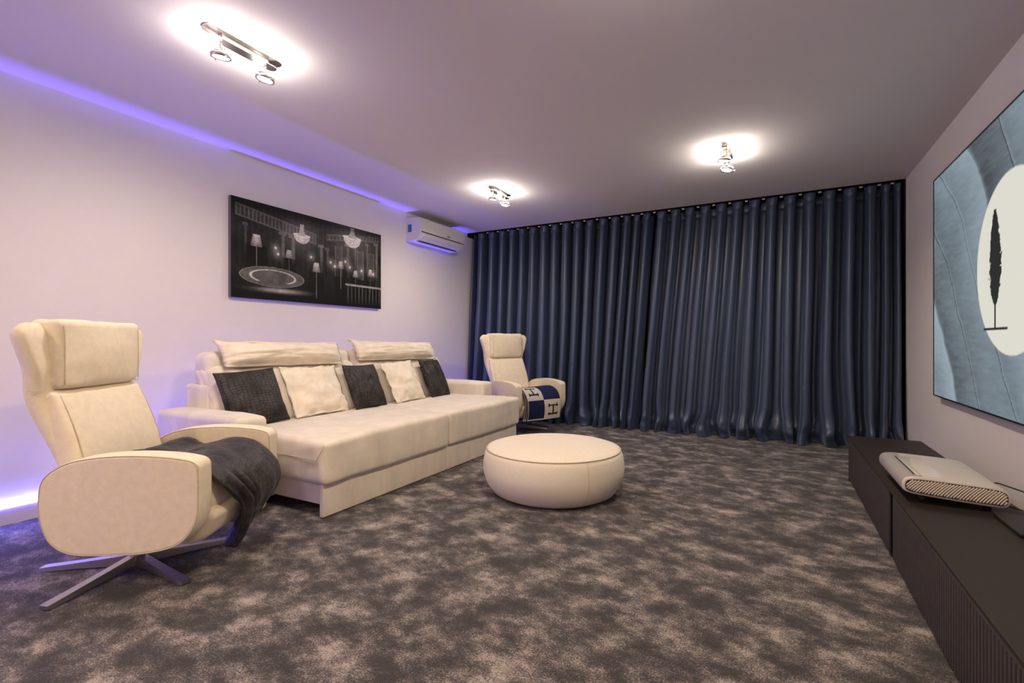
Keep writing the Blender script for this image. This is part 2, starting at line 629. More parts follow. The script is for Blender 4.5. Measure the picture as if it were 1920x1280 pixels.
curtain('curtain', 'dark blue velvet curtain panel hanging in folds between air conditioner and panel join', -0.85, 15.45, XL + 0.03, 5,
        lambda p: -0.15 * sstep(6, 15.4, p))
curtain('curtain', 'dark blue velvet curtain panel hanging in folds next to the projection screen wall', 15.5, 30.55, -5, XR - 0.025,
        lambda p: -0.155 * math.exp(-((p - 18.0) / 5.0) ** 2) - 0.02)

rail = thing('curtain_rail', 'black curtain rail with small white gliders in the ceiling pocket', 'curtain rail', (0, 5.83, CEIL))
part('track', box(XL + 0.03, XR - 0.03, -0.014, 0.014, 0.0, 0.025), M['pocket'], rail, False)
gl = None
for a, b in zip(RID[:-1], RID[1:]):
    if gl is None:
        o = part('glider', soft(-0.014, 0.014, -0.012, -0.004, -0.016, 0.0, 0.003, n=1), M['glider'], rail)
        gl = o.data
    else:
        o = bpy.data.objects.new('glider', gl)
        C.objects.link(o)
        o.parent = rail
    o.location = ((a + b) / 2, -0.006, 0.0)


# ------------------------------------------------------------------ ceiling lights
def stadium(L, W, n=14):
    h = L / 2 - W / 2
    P = []
    for s, a0 in ((1, -PI / 2), (-1, PI / 2)):
        for k in range(n + 1):
            a = a0 + PI * k / n
            if s > 0:
                P.append((W / 2 * math.cos(a), h * 0 + 0, a))
            else:
                P.append((W / 2 * math.cos(a), 0, a))
    out = []
    for k in range(n + 1):
        a = PI * k / n
        out.append((W / 2 * math.cos(a), h + W / 2 * math.sin(a)))
    for k in range(n + 1):
        a = PI + PI * k / n
        out.append((W / 2 * math.cos(a), -h + W / 2 * math.sin(a)))
    return out


def plate(out, z0, z1):
    n = len(out)
    V = [(x, y, z0) for x, y in out] + [(x, y, z1) for x, y in out]
    Fc = [(k, (k + 1) % n, n + (k + 1) % n, n + k) for k in range(n)] + [tuple(reversed(range(n))), tuple(range(n, 2 * n))]
    return V, Fc


def light_fixture(x, y, label, warm):
    t = thing('ceiling_spotlight', label, 'ceiling light', (x, y, CEIL), 0, 'chrome twin spotlights on the ceiling')
    part('ceiling_plate', plate(stadium(0.41, 0.085), -0.007, 0.0), M['chrome'], t, False)
    part('driver_box', soft(-0.022, 0.022, -0.125, 0.125, -0.034, -0.007, 0.004, n=2), M['chrome'], t)
    part('bar', plate(stadium(0.36, 0.056), -0.040, -0.034), M['chrome'], t, False)
    for s in (-1, 1):
        yy = 0.118 * s
        tilt = Matrix.Rotation(0.16, 4, 'Y') @ Matrix.Rotation(-0.1 * s, 4, 'X')
        piv = Vector((0.0, yy, -0.108))
        place = lambda v: tilt @ v + piv
        stem = part('stem', tube([(0, yy, -0.040), (0, yy, -0.076)], 0.007, 10), M['chrome'], t)
        arch = [(0.046 * math.cos(a), 0, 0.042 * math.sin(a) - 0.006) for a in [PI * k / 14 for k in range(15)]]
        part('yoke', mv(tube([(p[0], yy, p[2] - 0.112) for p in arch], 0.0035, 8), lambda v: v), M['chrome'], t)
        ring = lathe([(0.040, -0.012), (0.046, -0.012), (0.0475, 0.0), (0.046, 0.012), (0.040, 0.012), (0.039, 0.0)], 28)
        rg = part('ring', mv((ring[0], ring[1][:-2] + [(5 * 28 + k, 5 * 28 + (k + 1) % 28, (k + 1) % 28, k) for k in range(28)]), place), M['chrome'], t)
        bl = part('lamp', mv(lathe([(0.009, 0.026), (0.016, 0.022), (0.027, 0.012), (0.036, -0.002), (0.0385, -0.008)], 24), place), M['lens'], t)
        part('lamp_face', mv(lathe([(0.0375, -0.0085), (0.030, -0.0115), (0.015, -0.0135), (0.002, -0.014)], 24), place), M['bulb'], bl)
        part('tab', mv(soft(0.046, 0.066, -0.006, 0.006, -0.016, -0.012, 0.0015, n=1), place), M['chrome'], t)
        L = bpy.data.lights.new('lamp_beam', 'SPOT')
        L.energy = SPOT_W * (1.7 if warm else 1.0)
        L.spot_size = math.radians(168)
        L.spot_blend = 0.75
        L.shadow_soft_size = 0.035
        L.color = LAMP_COL if not warm else (1.0, 0.75, 0.47)
        lo = bpy.data.objects.new('lamp_beam', L)
        C.objects.link(lo)
        lo.parent = t
        lo.location = tilt @ Vector((0, 0, -0.052)) + piv
        lo.rotation_euler = tilt.to_euler()
        # light that leaks out of the back of the dichroic lamp
        for sx in (-1, 1):
            K = bpy.data.lights.new('lamp_leak', 'POINT')
            K.energy = LEAK_W
            K.shadow_soft_size = 0.012
            K.color = (1.0, 0.92, 0.84)
            ko = bpy.data.objects.new('lamp_leak', K)
            C.objects.link(ko)
            ko.parent = t
            ko.location = (0.058 * sx, yy, -0.088)
    return t


light_fixture(-2.395, 1.55, 'chrome twin spotlight bar on the ceiling above the recliner with dark throw', False)
light_fixture(-2.44, 4.255, 'chrome twin spotlight bar on the ceiling in front of the air conditioner', False)
light_fixture(-0.345, 4.22, 'chrome twin spotlight bar on the ceiling between screen and curtain middle', False)
light_fixture(-0.345, 1.55, 'chrome twin spotlight bar on the ceiling in front of the projection screen', True)
light_fixture(-0.345, -1.12, 'chrome twin spotlight bar on the ceiling by the rear wall, screen side', True)
light_fixture(-2.395, -1.12, 'chrome twin spotlight bar on the ceiling by the rear wall, skirting light side', True)

# ------------------------------------------------------------------ sofa
sofa = thing('sofa', 'long beige chenille sofa with its seat pulled out into a daybed', 'sofa', (-2.95, 3.165, 0))
SX, SY = -2.95, 3.165


def S(x0, x1, y0, y1, z0, z1, *a, **k):
    return soft(x0 - SX, x1 - SX, y0 - SY, y1 - SY, z0, z1, *a, **k)


part('base_frame', S(-3.5, -2.80, 1.87, 4.40, 0.05, 0.30, 0.01, n=3), M['sofa'], sofa)
part('arm', S(-3.53, -2.67, 1.685, 1.885, 0.03, 0.585, 0.035, (0.0, 0.006, 0.012), n=9, wr=0.004), M['sofa'], sofa)
part('arm', S(-3.53, -2.70, 4.375, 4.575, 0.03, 0.592, 0.035, (0.0, 0.006, 0.012), n=9, wr=0.004, seed=4), M['sofa'], sofa)
part('back_frame', S(-3.55, -3.27, 1.87, 4.40, 0.04, 0.74, 0.03, (0.0, 0.008, 0.006), n=8, wr=0.004), M['sofa'], sofa)
for i, (a, b) in enumerate(((1.90, 3.13), (3.15, 4.37))):
    part('head_block', S(-3.50, -3.31, a, b, 0.73, 0.955, 0.05, (0.01, 0.01, 0.012), n=10, wr=0.006, seed=i * 3), M['sofa'], sofa)

    def lean(P, z0=0.44):
        return Vector((P.x - 0.16 * (P.z - z0) / 0.40, P.y, P.z))
    part('back_cushion', S(-3.33, -3.10, a - 0.005, b, 0.445, 0.865, 0.06, (0.02, 0.012, 0.015), n=14, wr=0.012, ws=11, seed=i * 5 + 1, fn=lean), M['sofa'], sofa)
for i, (a, b) in enumerate(((1.89, 3.16), (3.165, 4.37))):
    part('seat', S(-3.30, -2.745, a, b, 0.26, 0.462, 0.025, (0, 0, 0.004), n=10, wr=0.004, seed=i + 8), M['sofa'], sofa)


def droop(P):
    # the mattress corner at the open end sags a little
    x, y = P.x + SX, P.y + SY
    d = math.hypot(x + 2.27, y - 1.95)
    return Vector((P.x, P.y, P.z - 0.02 * math.exp(-(d / 0.28) ** 2) * sstep(0.25, 0.46, P.z)))


for i, (a, b) in enumerate(((1.95, 3.162), (3.168, 4.372))):
    cu = part('pull_out_mattress', S(-2.80, -2.265, a, b, 0.195, 0.466, 0.032, (0.012, 0.006, 0.004), n=16, wr=0.006, ws=6, seed=i * 2 + 3, fn=droop), M['sofa'], sofa)
part('seam', mv(tube([(-2.74, 1.9425, 0.345), (-2.50, 1.9415, 0.343), (-2.33, 1.9425, 0.338), (-2.275, 1.952, 0.43)], 0.002, 6),
                lambda v: Vector((v.x - SX, v.y - SY, v.z))), M['pipe'], sofa)
part('pull_out_base', S(-2.86, -2.33, 1.985, 4.36, 0.07, 0.21, 0.008, n=3), M['sofa'], sofa)
for a, b in ((1.965, 3.164), (3.168, 4.365)):
    part('front_panel', S(-2.332, -2.300, a, b, 0.004, 0.198, 0.008, n=4), M['sofa'], sofa)
for yy in (2.0, 4.30):
    for xx in (-3.45, -2.95):
        part('foot', mv(box(xx - 0.02, xx + 0.02, yy - 0.02, yy + 0.02, 0, 0.06), lambda v: Vector((v.x - SX, v.y - SY, v.z))), M['rubber'], sofa, False)


# ------------------------------------------------------------------ cushions
def pillow(wd, ht, th, flange=0.0, nx=30, pinch=0.05, seed=0.0, wr=0.010):
    """cushion with its width along y, height along z (0..ht), plump along x"""
    V, Fc = [], []
    N = nx
    idx = {}
    for side in (1, -1):
        for i in range(N + 1):
            for j in range(N + 1):
                u, v = -1 + 2 * i / N, -1 + 2 * j / N
                fw = 1 - (flange / (wd / 2))
                fh = 1 - (flange / (ht / 2))
                a, b = min(1, abs(u) / fw), min(1, abs(v) / fh)
                prof = ((1 - a ** 2.4) * (1 - b ** 2.4)) ** 0.55 if (a < 1 and b < 1) else 0.0
                rim = (i in (0, N) or j in (0, N))
                y = u * wd / 2 * (1 - pinch * (1 - v * v) * 0.9 * abs(u))
                z = v * ht / 2 * (1 - pinch * (1 - u * u) * 0.9 * abs(v))
                x = side * (th / 2 * prof + (0.0 if rim else 0.003))
                nn = noise.fractal(Vector((u * 2.2 + seed, v * 2.2 + seed * 1.7, side * 2.0)), 0.8, 2.0, 4)
                x += wr * nn * (0.35 + prof)
                if a >= 1 or b >= 1:
                    x = (0.006 * math.sin(9 * (u - v) + seed * 3) + 0.014 * noise.noise(Vector((u * 5 + seed, v * 5, 3.3)))) * (max(a, b) >= 1) * (1 if flange else 0.2) + (0 if rim else side * 0.002)
                k = (i, j, 0 if rim else side)
                if k not in idx:
                    idx[k] = len(V)
                    V.append(Vector((x, y, z + ht / 2)))
        for i in range(N):
            for j in range(N):
                q = [idx[(a, b, 0 if (a in (0, N) or b in (0, N)) else side)] for a, b in ((i, j), (i + 1, j), (i + 1, j + 1), (i, j + 1))]
                Fc.append(tuple(q if side > 0 else reversed(q)))
    return V, Fc


def cushion(name, vf, m, loc, lean, yaw, label, roll=0.0, group=None, cat='cushion'):
    o = mesh_obj(name, vf[0], vf[1], m)
    fix_normals(o)
    Rm = Matrix.Rotation(yaw, 4, 'Z') @ Matrix.Rotation(-lean, 4, 'Y') @ Matrix.Rotation(roll, 4, 'X')
    o.rotation_euler = Rm.to_euler()
    o.location = loc
    return tag(o, label, cat, group)


LN = math.radians(25)
cushion('cushion', pillow(0.44, 0.405, 0.12, 0, seed=1.1), M['croc'], (-3.045, 2.10, 0.463), LN, 0.0,
        'black crocodile-embossed cushion standing nearest the recliner with dark throw', 0.04, 'black crocodile cushions')
cushion('cushion', pillow(0.53, 0.42, 0.12, 0.028, seed=2.3, wr=0.016), M['pillow'], (-3.045, 2.625, 0.465), LN + 0.05, 0.02,
        'larger cream cushion with flat rim leaning under the bolster nearer the dark throw', 0.0, 'cream flanged cushions')
cushion('cushion', pillow(0.39, 0.40, 0.12, 0, seed=3.7), M['croc'], (-3.025, 3.105, 0.463), LN, 0.06,
        'black crocodile-embossed cushion in the middle of the sofa between two cream ones', -0.02, 'black crocodile cushions')
cushion('cushion', pillow(0.46, 0.42, 0.12, 0.025, seed=4.9, wr=0.018), M['pillow'], (-3.01, 3.605, 0.465), LN + 0.04, 0.04,
        'smaller cream cushion with flat rim beside the black cushion by the curtain end armrest', 0.02, 'cream flanged cushions')
d3 = cushion('cushion', pillow(0.36, 0.41, 0.12, 0, seed=5.8), M['croc'], (-3.025, 4.085, 0.463), LN, 0.10,
             'black crocodile-embossed cushion leaning by the armrest nearest the curtain', -0.02, 'black crocodile cushions')
part('care_tag', box(-0.002, 0.0, -0.197, -0.185, 0.335, 0.36), M['glider'], d3, False)


def bolster(loc, wd, seed, label, roll):
    vf = pillow(wd, 0.19, 0.15, 0.022, nx=34, pinch=0.02, seed=seed, wr=0.012)

    def ear(v):
        # the flange at the top corner nearest the open end stands up like an ear
        k = max(0, (-v.y / (wd / 2) - 0.86) / 0.14) * max(0, v.z / 0.19 - 0.35)
        return Vector((v.x - 0.02 * k, v.y - 0.05 * k, v.z + 0.035 * k))
    vf = mv(vf, ear)
    return cushion('bolster_cushion', vf, M['pillow'], loc, math.radians(20), 0.0, label, roll, 'cream headrest bolsters')


bolster((-3.235, 2.46, 0.845), 1.02, 7.2, 'long cream bolster cushion on the sofa back half nearer the dark throw', -0.012)
bolster((-3.235, 3.70, 0.845), 1.12, 9.4, 'long cream bolster cushion on the sofa back half nearer the curtain', -0.02)


# ------------------------------------------------------------------ recliners
PANEL = [(-0.010, 0.560), (-0.045, 0.570), (-0.112, 0.580), (-0.221, 0.587), (-0.33, 0.585), (-0.427, 0.574), (-0.491, 0.556), (-0.545, 0.523), (-0.574, 0.486),
         (-0.583, 0.435), (-0.584, 0.378), (-0.574, 0.321), (-0.55, 0.263), (-0.513, 0.227), (-0.465, 0.206), (-0.384, 0.198), (-0.276, 0.198),
         (-0.194, 0.202), (-0.112, 0.216), (-0.056, 0.240), (-0.014, 0.286), (0.010, 0.349), (0.013, 0.449), (0.012, 0.515), (0.008, 0.543)]


def recliner(loc, rot, label):
    t = thing('recliner_chair', label, 'armchair', (loc[0], loc[1], 0), rot, 'cream swivel recliners')
    fab = M['recl']
    loop = smooth_loop([(x + 0.4625, z) for x, z in PANEL], 4)
    for s in (-1, 1):
        p = part('arm_panel', slab(loop, 0.3685 * s, 0.272 * s, 0.012), fab, t)
        for yy in (0.3665, 0.274):
            lp = inset(loop, 0.004)
            part('piping', tube([(q.x, yy * s, q.y) for q in lp], 0.0022, 6, True), M['pipe'], p)
    # seat and folded leg rest
    part('seat', soft(-0.10, 0.455, -0.268, 0.268, 0.30, 0.465, 0.05, (0.012, 0.0, 0.015), n=10, wr=0.004), fab, t)

    def tuck(P):
        return Vector((P.x - 0.5 * max(0, 0.30 - P.z), P.y, P.z))
    part('leg_rest', soft(0.16, 0.478, -0.268, 0.268, 0.185, 0.345, 0.045, (0.012, 0, 0), n=8, fn=tuck), fab, t)
    part('under_frame', soft(-0.10, 0.20, -0.26, 0.26, 0.20, 0.31, 0.02, n=3), fab, t)

    # back shell with flared head wings
    def hw(z):
        pts = [(0.40, 0.25), (0.55, 0.255), (0.72, 0.27), (0.83, 0.282), (0.90, 0.296), (1.0, 0.328), (1.06, 0.347), (1.10, 0.340)]
        for (a, b), (c, d) in zip(pts[:-1], pts[1:]):
            if z <= c:
                return b + (d - b) * (z - a) / (c - a)
        return pts[-1][1]

    def cx(z):
        return -0.10 - 0.135 * sstep(0.42, 0.86, z) - 0.02 * sstep(0.8, 1.1, z)

    zs = [0.40 + 0.70 * i / 34 for i in range(35)]
    n = 44
    V, Fc = [], []
    tops = zs + [1.103, 1.104]
    for iz, z in enumerate(tops):
        wz = hw(min(z, 1.10))
        th = 0.055
        if z > 1.04:
            q = min(1, (z - 1.04) / 0.062)
            sh = math.sqrt(max(0.0, 1 - q * q))
            th *= 0.25 + 0.75 * sh
            wz -= 0.035 * (1 - sh)
        for k in range(n):
            a = 2 * PI * k / n
            ca, sa = math.cos(a), math.sin(a)
            e = 0.38
            yy = wz * math.copysign(abs(ca) ** e, ca)
            xx = th * math.copysign(abs(sa) ** 0.7, sa)
            wing = 0.035 * (abs(yy) / wz) ** 5 * sstep(0.78, 0.95, z)
            V.append(Vector((cx(z) + xx + wing, yy, z)))
    for i in range(len(tops) - 1):
        for k in range(n):
            Fc.append((i * n + k, i * n + (k + 1) % n, (i + 1) * n + (k + 1) % n, (i + 1) * n + k))
    Fc.append(tuple(reversed(range(n))))
    Fc.append(tuple(range((len(tops) - 1) * n, len(tops) * n)))
    sh = part('back_shell', (V, Fc), fab, t)
    for s in (-1, 1):
        ln = [(cx(0.83) + 0.055 * math.sin(a), s * (0.24 + 0.058 * math.cos(a) ** 0.5 if math.cos(a) > 0 else 0.24), 0.83) for a in (0.25, 0.6, 0.9, 1.2)]
        part('wing_seam', tube(ln, 0.0018, 6), M['pipe'], sh)

    def lb(P):
        k = (P.z - 0.47) / 0.355
        return Vector((P.x - 0.125 * k + 0.012 * math.sin(k * PI), P.y * (1 - 0.05 * k), P.z))
    part('lumbar_cushion', soft(-0.135, -0.035, -0.262, 0.262, 0.455, 0.825, 0.024, (0.018, 0.004, 0.004), n=12, wr=0.004, fn=lb), fab, t)
    part('headrest', soft(-0.275, -0.145, -0.232, 0.232, 0.832, 1.116, 0.024, (0.016, 0.004, 0.006), n=12, wr=0.006, seed=2), fab, t)
    for s in (-1, 1):
        part('headrest_seam', tube([(-0.1440 + 0.0021 * (1 - (k / 4 - 1) ** 2), s * 0.216, 0.85 + 0.245 * k / 8) for k in range(9)], 0.002, 6), M['pipe'], t)
        part('lumbar_seam', tube([lb(Vector((-0.0340 + 0.0029 * (1 - (k / 5 - 1) ** 2), s * 0.240, 0.47 + 0.335 * k / 10))) for k in range(11)], 0.002, 6), M['pipe'], t)
    # five-star foot
    hub = part('hub', lathe([(0.02, 0.012), (0.034, 0.014), (0.036, 0.04), (0.030, 0.062), (0.028, 0.205)], 24), M['steel'], t)
    for k in range(5):
        a = math.radians(0.5 + 72 * k) - math.radians(31.9)
        d = Vector((math.cos(a), math.sin(a), 0))
        q = Vector((-d.y, d.x, 0))
        secs = [(0.015, 0.058, 0.020, 0.024), (0.12, 0.046, 0.019, 0.018), (0.26, 0.032, 0.020, 0.012), (0.372, 0.022, 0.022, 0.009), (0.388, 0.020, 0.021, 0.007)]
        V, Fc = [], []
        for (r, zt, hwid, hh) in secs:
            z0 = max(0.002, zt - 2 * hh)
            for (sy, z) in ((-1, z0), (1, z0), (0.92, zt), (-0.92, zt)):
                V.append(d * r + q * (hwid * sy) + Vector((0, 0, z)))
        for i in range(len(secs) - 1):
            for e in range(4):
                Fc.append((i * 4 + e, i * 4 + (e + 1) % 4, i * 4 + 4 + (e + 1) % 4, i * 4 + 4 + e))
        Fc += [(3, 2, 1, 0), tuple(range(len(secs) * 4 - 4, len(secs) * 4))]
        part('star_leg', (V, Fc), M['steel'], t, False)
    return t


R1 = ((-2.577, 1.158), math.radians(31.9))
R2 = ((-2.703, 5.092), math.radians(-24))
recliner(*R1, 'cream swivel recliner with a dark velour throw over its seat')
recliner(*R2, 'cream swivel recliner by the curtain with a lettered blanket on its seat')


# ------------------------------------------------------------------ throws on the seats
def drape_path(pts, n):
    P = [Vector((a, 0, b)) for a, b in pts]
    out = []
    m = len(P)
    for i in range(m - 1):
        p0, p1, p2, p3 = P[max(0, i - 1)], P[i], P[i + 1], P[min(m - 1, i + 2)]
        for k in range(n):
            t = k / n
            out.append(0.5 * ((2 * p1) + (p2 - p0) * t + (2 * p0 - 5 * p1 + 4 * p2 - p3) * t * t + (3 * p1 - p0 - 3 * p2 + p3) * t ** 3))
    out.append(P[-1])
    return out


def dark_throw(loc, rot):
    path = drape_path([(-0.02, 0.505), (0.07, 0.535), (0.17, 0.508), (0.30, 0.535), (0.42, 0.515), (0.505, 0.44), (0.535, 0.345), (0.522, 0.24), (0.495, 0.16), (0.475, 0.105)], 9)
    n = len(path)
    m = 56
    V, Fc = [], []
    for i, p in enumerate(path):
        f = i / (n - 1)
        hang = sstep(0.55, 1.0, f)
        for j in range(m + 1):
            s = j / m                       # 0 = near arm side, 1 = far arm side
            y0 = -0.250 + 0.12 * sstep(0.5, 0.75, f) + 0.06 * hang
            y1 = 0.262 - 0.30 * hang ** 2.2
            y = y0 + (y1 - y0) * s
            x, z = p.x, p.z
            # hem rises toward the far arm
            z += hang * 0.06 * s
            x += -0.015 * (1 - s) * hang
            # bunched folds by the near edge of the hanging part
            fold = math.exp(-((s - 0.16) / 0.14) ** 2) * sstep(0.45, 0.7, f)
            x += 0.030 * fold * math.sin(s * 46 + f * 5) + 0.012 * hang * math.sin(s * 17 + 2 * f)
            nv = noise.fractal(Vector((f * 5.5, s * 3.5, 4.0)), 0.9, 2.0, 4)
            ny = Vector((0.6 * hang, 0, 1 - 0.6 * hang)).normalized()
            x += 0.014 * nv * ny.x
            z += 0.014 * nv * ny.z
            # falls off toward both side edges on the seat
            z -= (0.02 * max(0, 1 - s / 0.12) ** 2 + 0.012 * max(0, (s - 0.9) / 0.1) ** 2) * (1 - hang)
            V.append(Vector((x, y, max(z, 0.075))))
    W = m + 1
    for i in range(n - 1):
        for j in range(m):
            Fc.append((i * W + j, i * W + j + 1, (i + 1) * W + j + 1, (i + 1) * W + j))
    o = mesh_obj('throw_blanket', V, Fc, M['throw'])
    so = o.modifiers.new('thickness', 'SOLIDIFY')
    so.thickness = 0.014
    so.offset = 0
    o.location = (*loc, 0)
    o.rotation_euler = (0, 0, rot)
    return tag(o, 'dark charcoal velour throw spilling over the front of a cream recliner', 'blanket')


dark_throw(*R1)


def glyph_h(a, b):
    """serif H turned on its side, a and b in -1..1 inside its square"""
    if abs(a) > 0.62 or abs(b) > 0.66:
        return False
    if 0.34 < abs(b) < 0.50 and abs(a) < 0.55:
        return True
    if abs(a) < 0.09 and abs(b) < 0.45:
        return True
    if 0.43 < abs(a) < 0.57 and 0.27 < abs(b) < 0.57:
        return True
    return False


def letter_blanket(loc, rot):
    path = drape_path([(0.13, 0.478), (0.26, 0.502), (0.38, 0.505), (0.465, 0.475), (0.51, 0.41), (0.525, 0.33), (0.52, 0.25), (0.505, 0.165)], 22)
    n = len(path)
    m = 120
    acc = [0.0]
    for a, b in zip(path[:-1], path[1:]):
        acc.append(acc[-1] + (b - a).length)
    L = acc[-1]
    navy, cream, grey, dk = (0.012, 0.018, 0.062), (0.62, 0.54, 0.42), (0.50, 0.46, 0.42), (0.012, 0.012, 0.022)
    t = thing('letter_blanket', 'folded navy and cream checked blanket with large letter H squares on a recliner', 'blanket', (*loc, 0), rot)
    W = m + 1
    y0, y1 = -0.245, 0.235
    for layer in range(3):
        V, Fc, col = [], [], []
        off = -0.011 * layer
        for i, p in enumerate(path):
            a = path[min(n - 1, i + 1)] - path[max(0, i - 1)]
            nrm = Vector((-a.z, 0, a.x)).normalized()
            if nrm.z < 0 and nrm.x < 0:
                nrm = -nrm
            f = acc[i] / L
            for j in range(W):
                s = j / m
                y = y0 + (y1 - y0) * s - 0.012 * layer * (1 - s) + 0.006 * math.sin(f * 9 + layer)
                q = p + nrm * (off + 0.004 * math.sin(s * 7 + f * 4) + 0.003 * noise.noise(Vector((s * 4, f * 4, layer))))
                V.append(Vector((q.x, y, q.z)))
                gs, gf = s, f
                c = navy
                if layer == 0:
                    # two columns of squares, the fold line of the rows runs below the seat edge
                    cs = (0 if gs < 0.5 else 1)
                    rf = 0 if gf < 0.67 else 1
                    a_ = ((gs - 0.5 * cs) / 0.5 * 2 - 1)
                    lo_, hi_ = ((0.34, 0.67) if rf == 0 else (0.67, 1.0))
                    b_ = (gf - lo_) / (hi_ - lo_) * 2 - 1
                    if (cs + rf) % 2 == 0:
                        c = grey if rf == 0 else cream
                        if glyph_h(b_ if False else a_, b_):
                            c = dk
                    if gs < 0.028 or gf > 0.972:
                        c = cream
                    if gs < 0.010 or gf > 0.99:
                        c = dk
                    if gf < 0.34:
                        c = navy
                else:
                    c = cream if (0.012 < gs < 0.03 or 0.965 < gf < 0.985) else navy
                col.append(c)
        for i in range(n - 1):
            for j in range(m):
                Fc.append((i * W + j, i * W + j + 1, (i + 1) * W + j + 1, (i + 1) * W + j))
        o = mesh_obj('blanket_layer', V, Fc, M['knit'], t, True, np.array(col))
        so = o.modifiers.new('thickness', 'SOLIDIFY')
        so.thickness = 0.007
    return t


letter_blanket(*R2)

# ------------------------------------------------------------------ pouf
pouf = thing('pouf', 'large round cream pouf standing alone on the mottled carpet', 'pouf', (-1.339, 3.078, 0))
prof = [(0.30, 0.0), (0.36, 0.004), (0.415, 0.03), (0.452, 0.08), (0.473, 0.14), (0.478, 0.18), (0.475, 0.23), (0.466, 0.275), (0.452, 0.303)]
part('body', lathe(prof, 96), M['pouf'], pouf)
part('top', lathe([(0.452, 0.303), (0.448, 0.309), (0.42, 0.319), (0.34, 0.331), (0.2, 0.338), (0.08, 0.340), (0.01, 0.340)], 96), M['pouf'], pouf)
part('piping', tube([(0.4535 * math.cos(a), 0.4535 * math.sin(a), 0.3055) for a in [2 * PI * k / 96 for k in range(96)]], 0.003, 8, True), M['pipe'], pouf)
for ang in (-0.70, 1.4, 3.5):
    part('side_seam', tube([((r + 0.0006) * math.cos(ang), (r + 0.0006) * math.sin(ang), z) for r, z in prof[2:]], 0.0016, 6), M['pipe'], pouf)

# ------------------------------------------------------------------ air conditioner
ac = thing('air_conditioner', 'white split air conditioner mounted high on the wall beside the curtain', 'air conditioner', (XL, 4.89, 2.20))
acl = smooth_loop([(0.0, 0.0), (0.10, -0.005), (0.165, 0.010), (0.205, 0.045), (0.222, 0.095), (0.226, 0.17), (0.218, 0.245), (0.19, 0.262), (0.10, 0.268), (0.0, 0.268)], 1)
part('body', mv(slab([Vector(p) for p in acl], -0.44, 0.44, 0.008), lambda v: v), M['plastic'], ac)
part('front_cover', mv(slab([Vector(p) for p in ((0.2235, 0.098), (0.231, 0.098), (0.235, 0.17), (0.228, 0.246), (0.2, 0.262), (0.194, 0.258), (0.216, 0.243), (0.224, 0.17))], -0.436, 0.436, 0.001), lambda v: v), M['plastic'], ac, False)
part('panel_gap', mv(slab([Vector(p) for p in ((0.214, 0.088), (0.2238, 0.088), (0.2260, 0.095), (0.216, 0.095))], -0.432, 0.432, 0.0005), lambda v: v), M['mark'], ac, False)
part('air_flap', mv(slab([Vector(p) for p in ((0.150, 0.006), (0.166, 0.004), (0.212, 0.046), (0.226, 0.084), (0.222, 0.086), (0.204, 0.052), (0.158, 0.012))], -0.385, 0.385, 0.001), lambda v: v), M['plastic'], ac, False)
part('outlet_gap', box(0.118, 0.150, -0.385, 0.385, -0.0055, -0.0035), M['mark'], ac, False)
part('sticker', box(0.03, 0.085, -0.4412, -0.4402, 0.10, 0.19), M['sticker'], ac, False)
part('badge', box(0.2338, 0.2350, 0.055, 0.125, 0.118, 0.128), M['mark'], ac, False)


# ------------------------------------------------------------------ framed print on the left wall (generic hall interior)
def grid_print(nu, nv, fn):
    U, Vv = np.meshgrid(np.linspace(0, 1, nu), np.linspace(0, 1, nv))
    return fn(U, Vv).reshape(-1, 3)


def np_noise(U, V, sx, sy, seed):
    rng = np.random.RandomState(seed)
    out = np.zeros_like(U)
    amp = 1.0
    for o in range(4):
        gx, gy = int(sx * 2 ** o) + 2, int(sy * 2 ** o) + 2
        g = rng.rand(gy, gx)
        x = U * (gx - 1.001)
        y = V * (gy - 1.001)
        xi, yi = x.astype(int), y.astype(int)
        fx, fy = x - xi, y - yi
        fx, fy = fx * fx * (3 - 2 * fx), fy * fy * (3 - 2 * fy)
        out += amp * (g[yi, xi] * (1 - fx) * (1 - fy) + g[yi, xi + 1] * fx * (1 - fy) + g[yi + 1, xi] * (1 - fx) * fy + g[yi + 1, xi + 1] * fx * fy)
        amp *= 0.5
    return out / 1.875


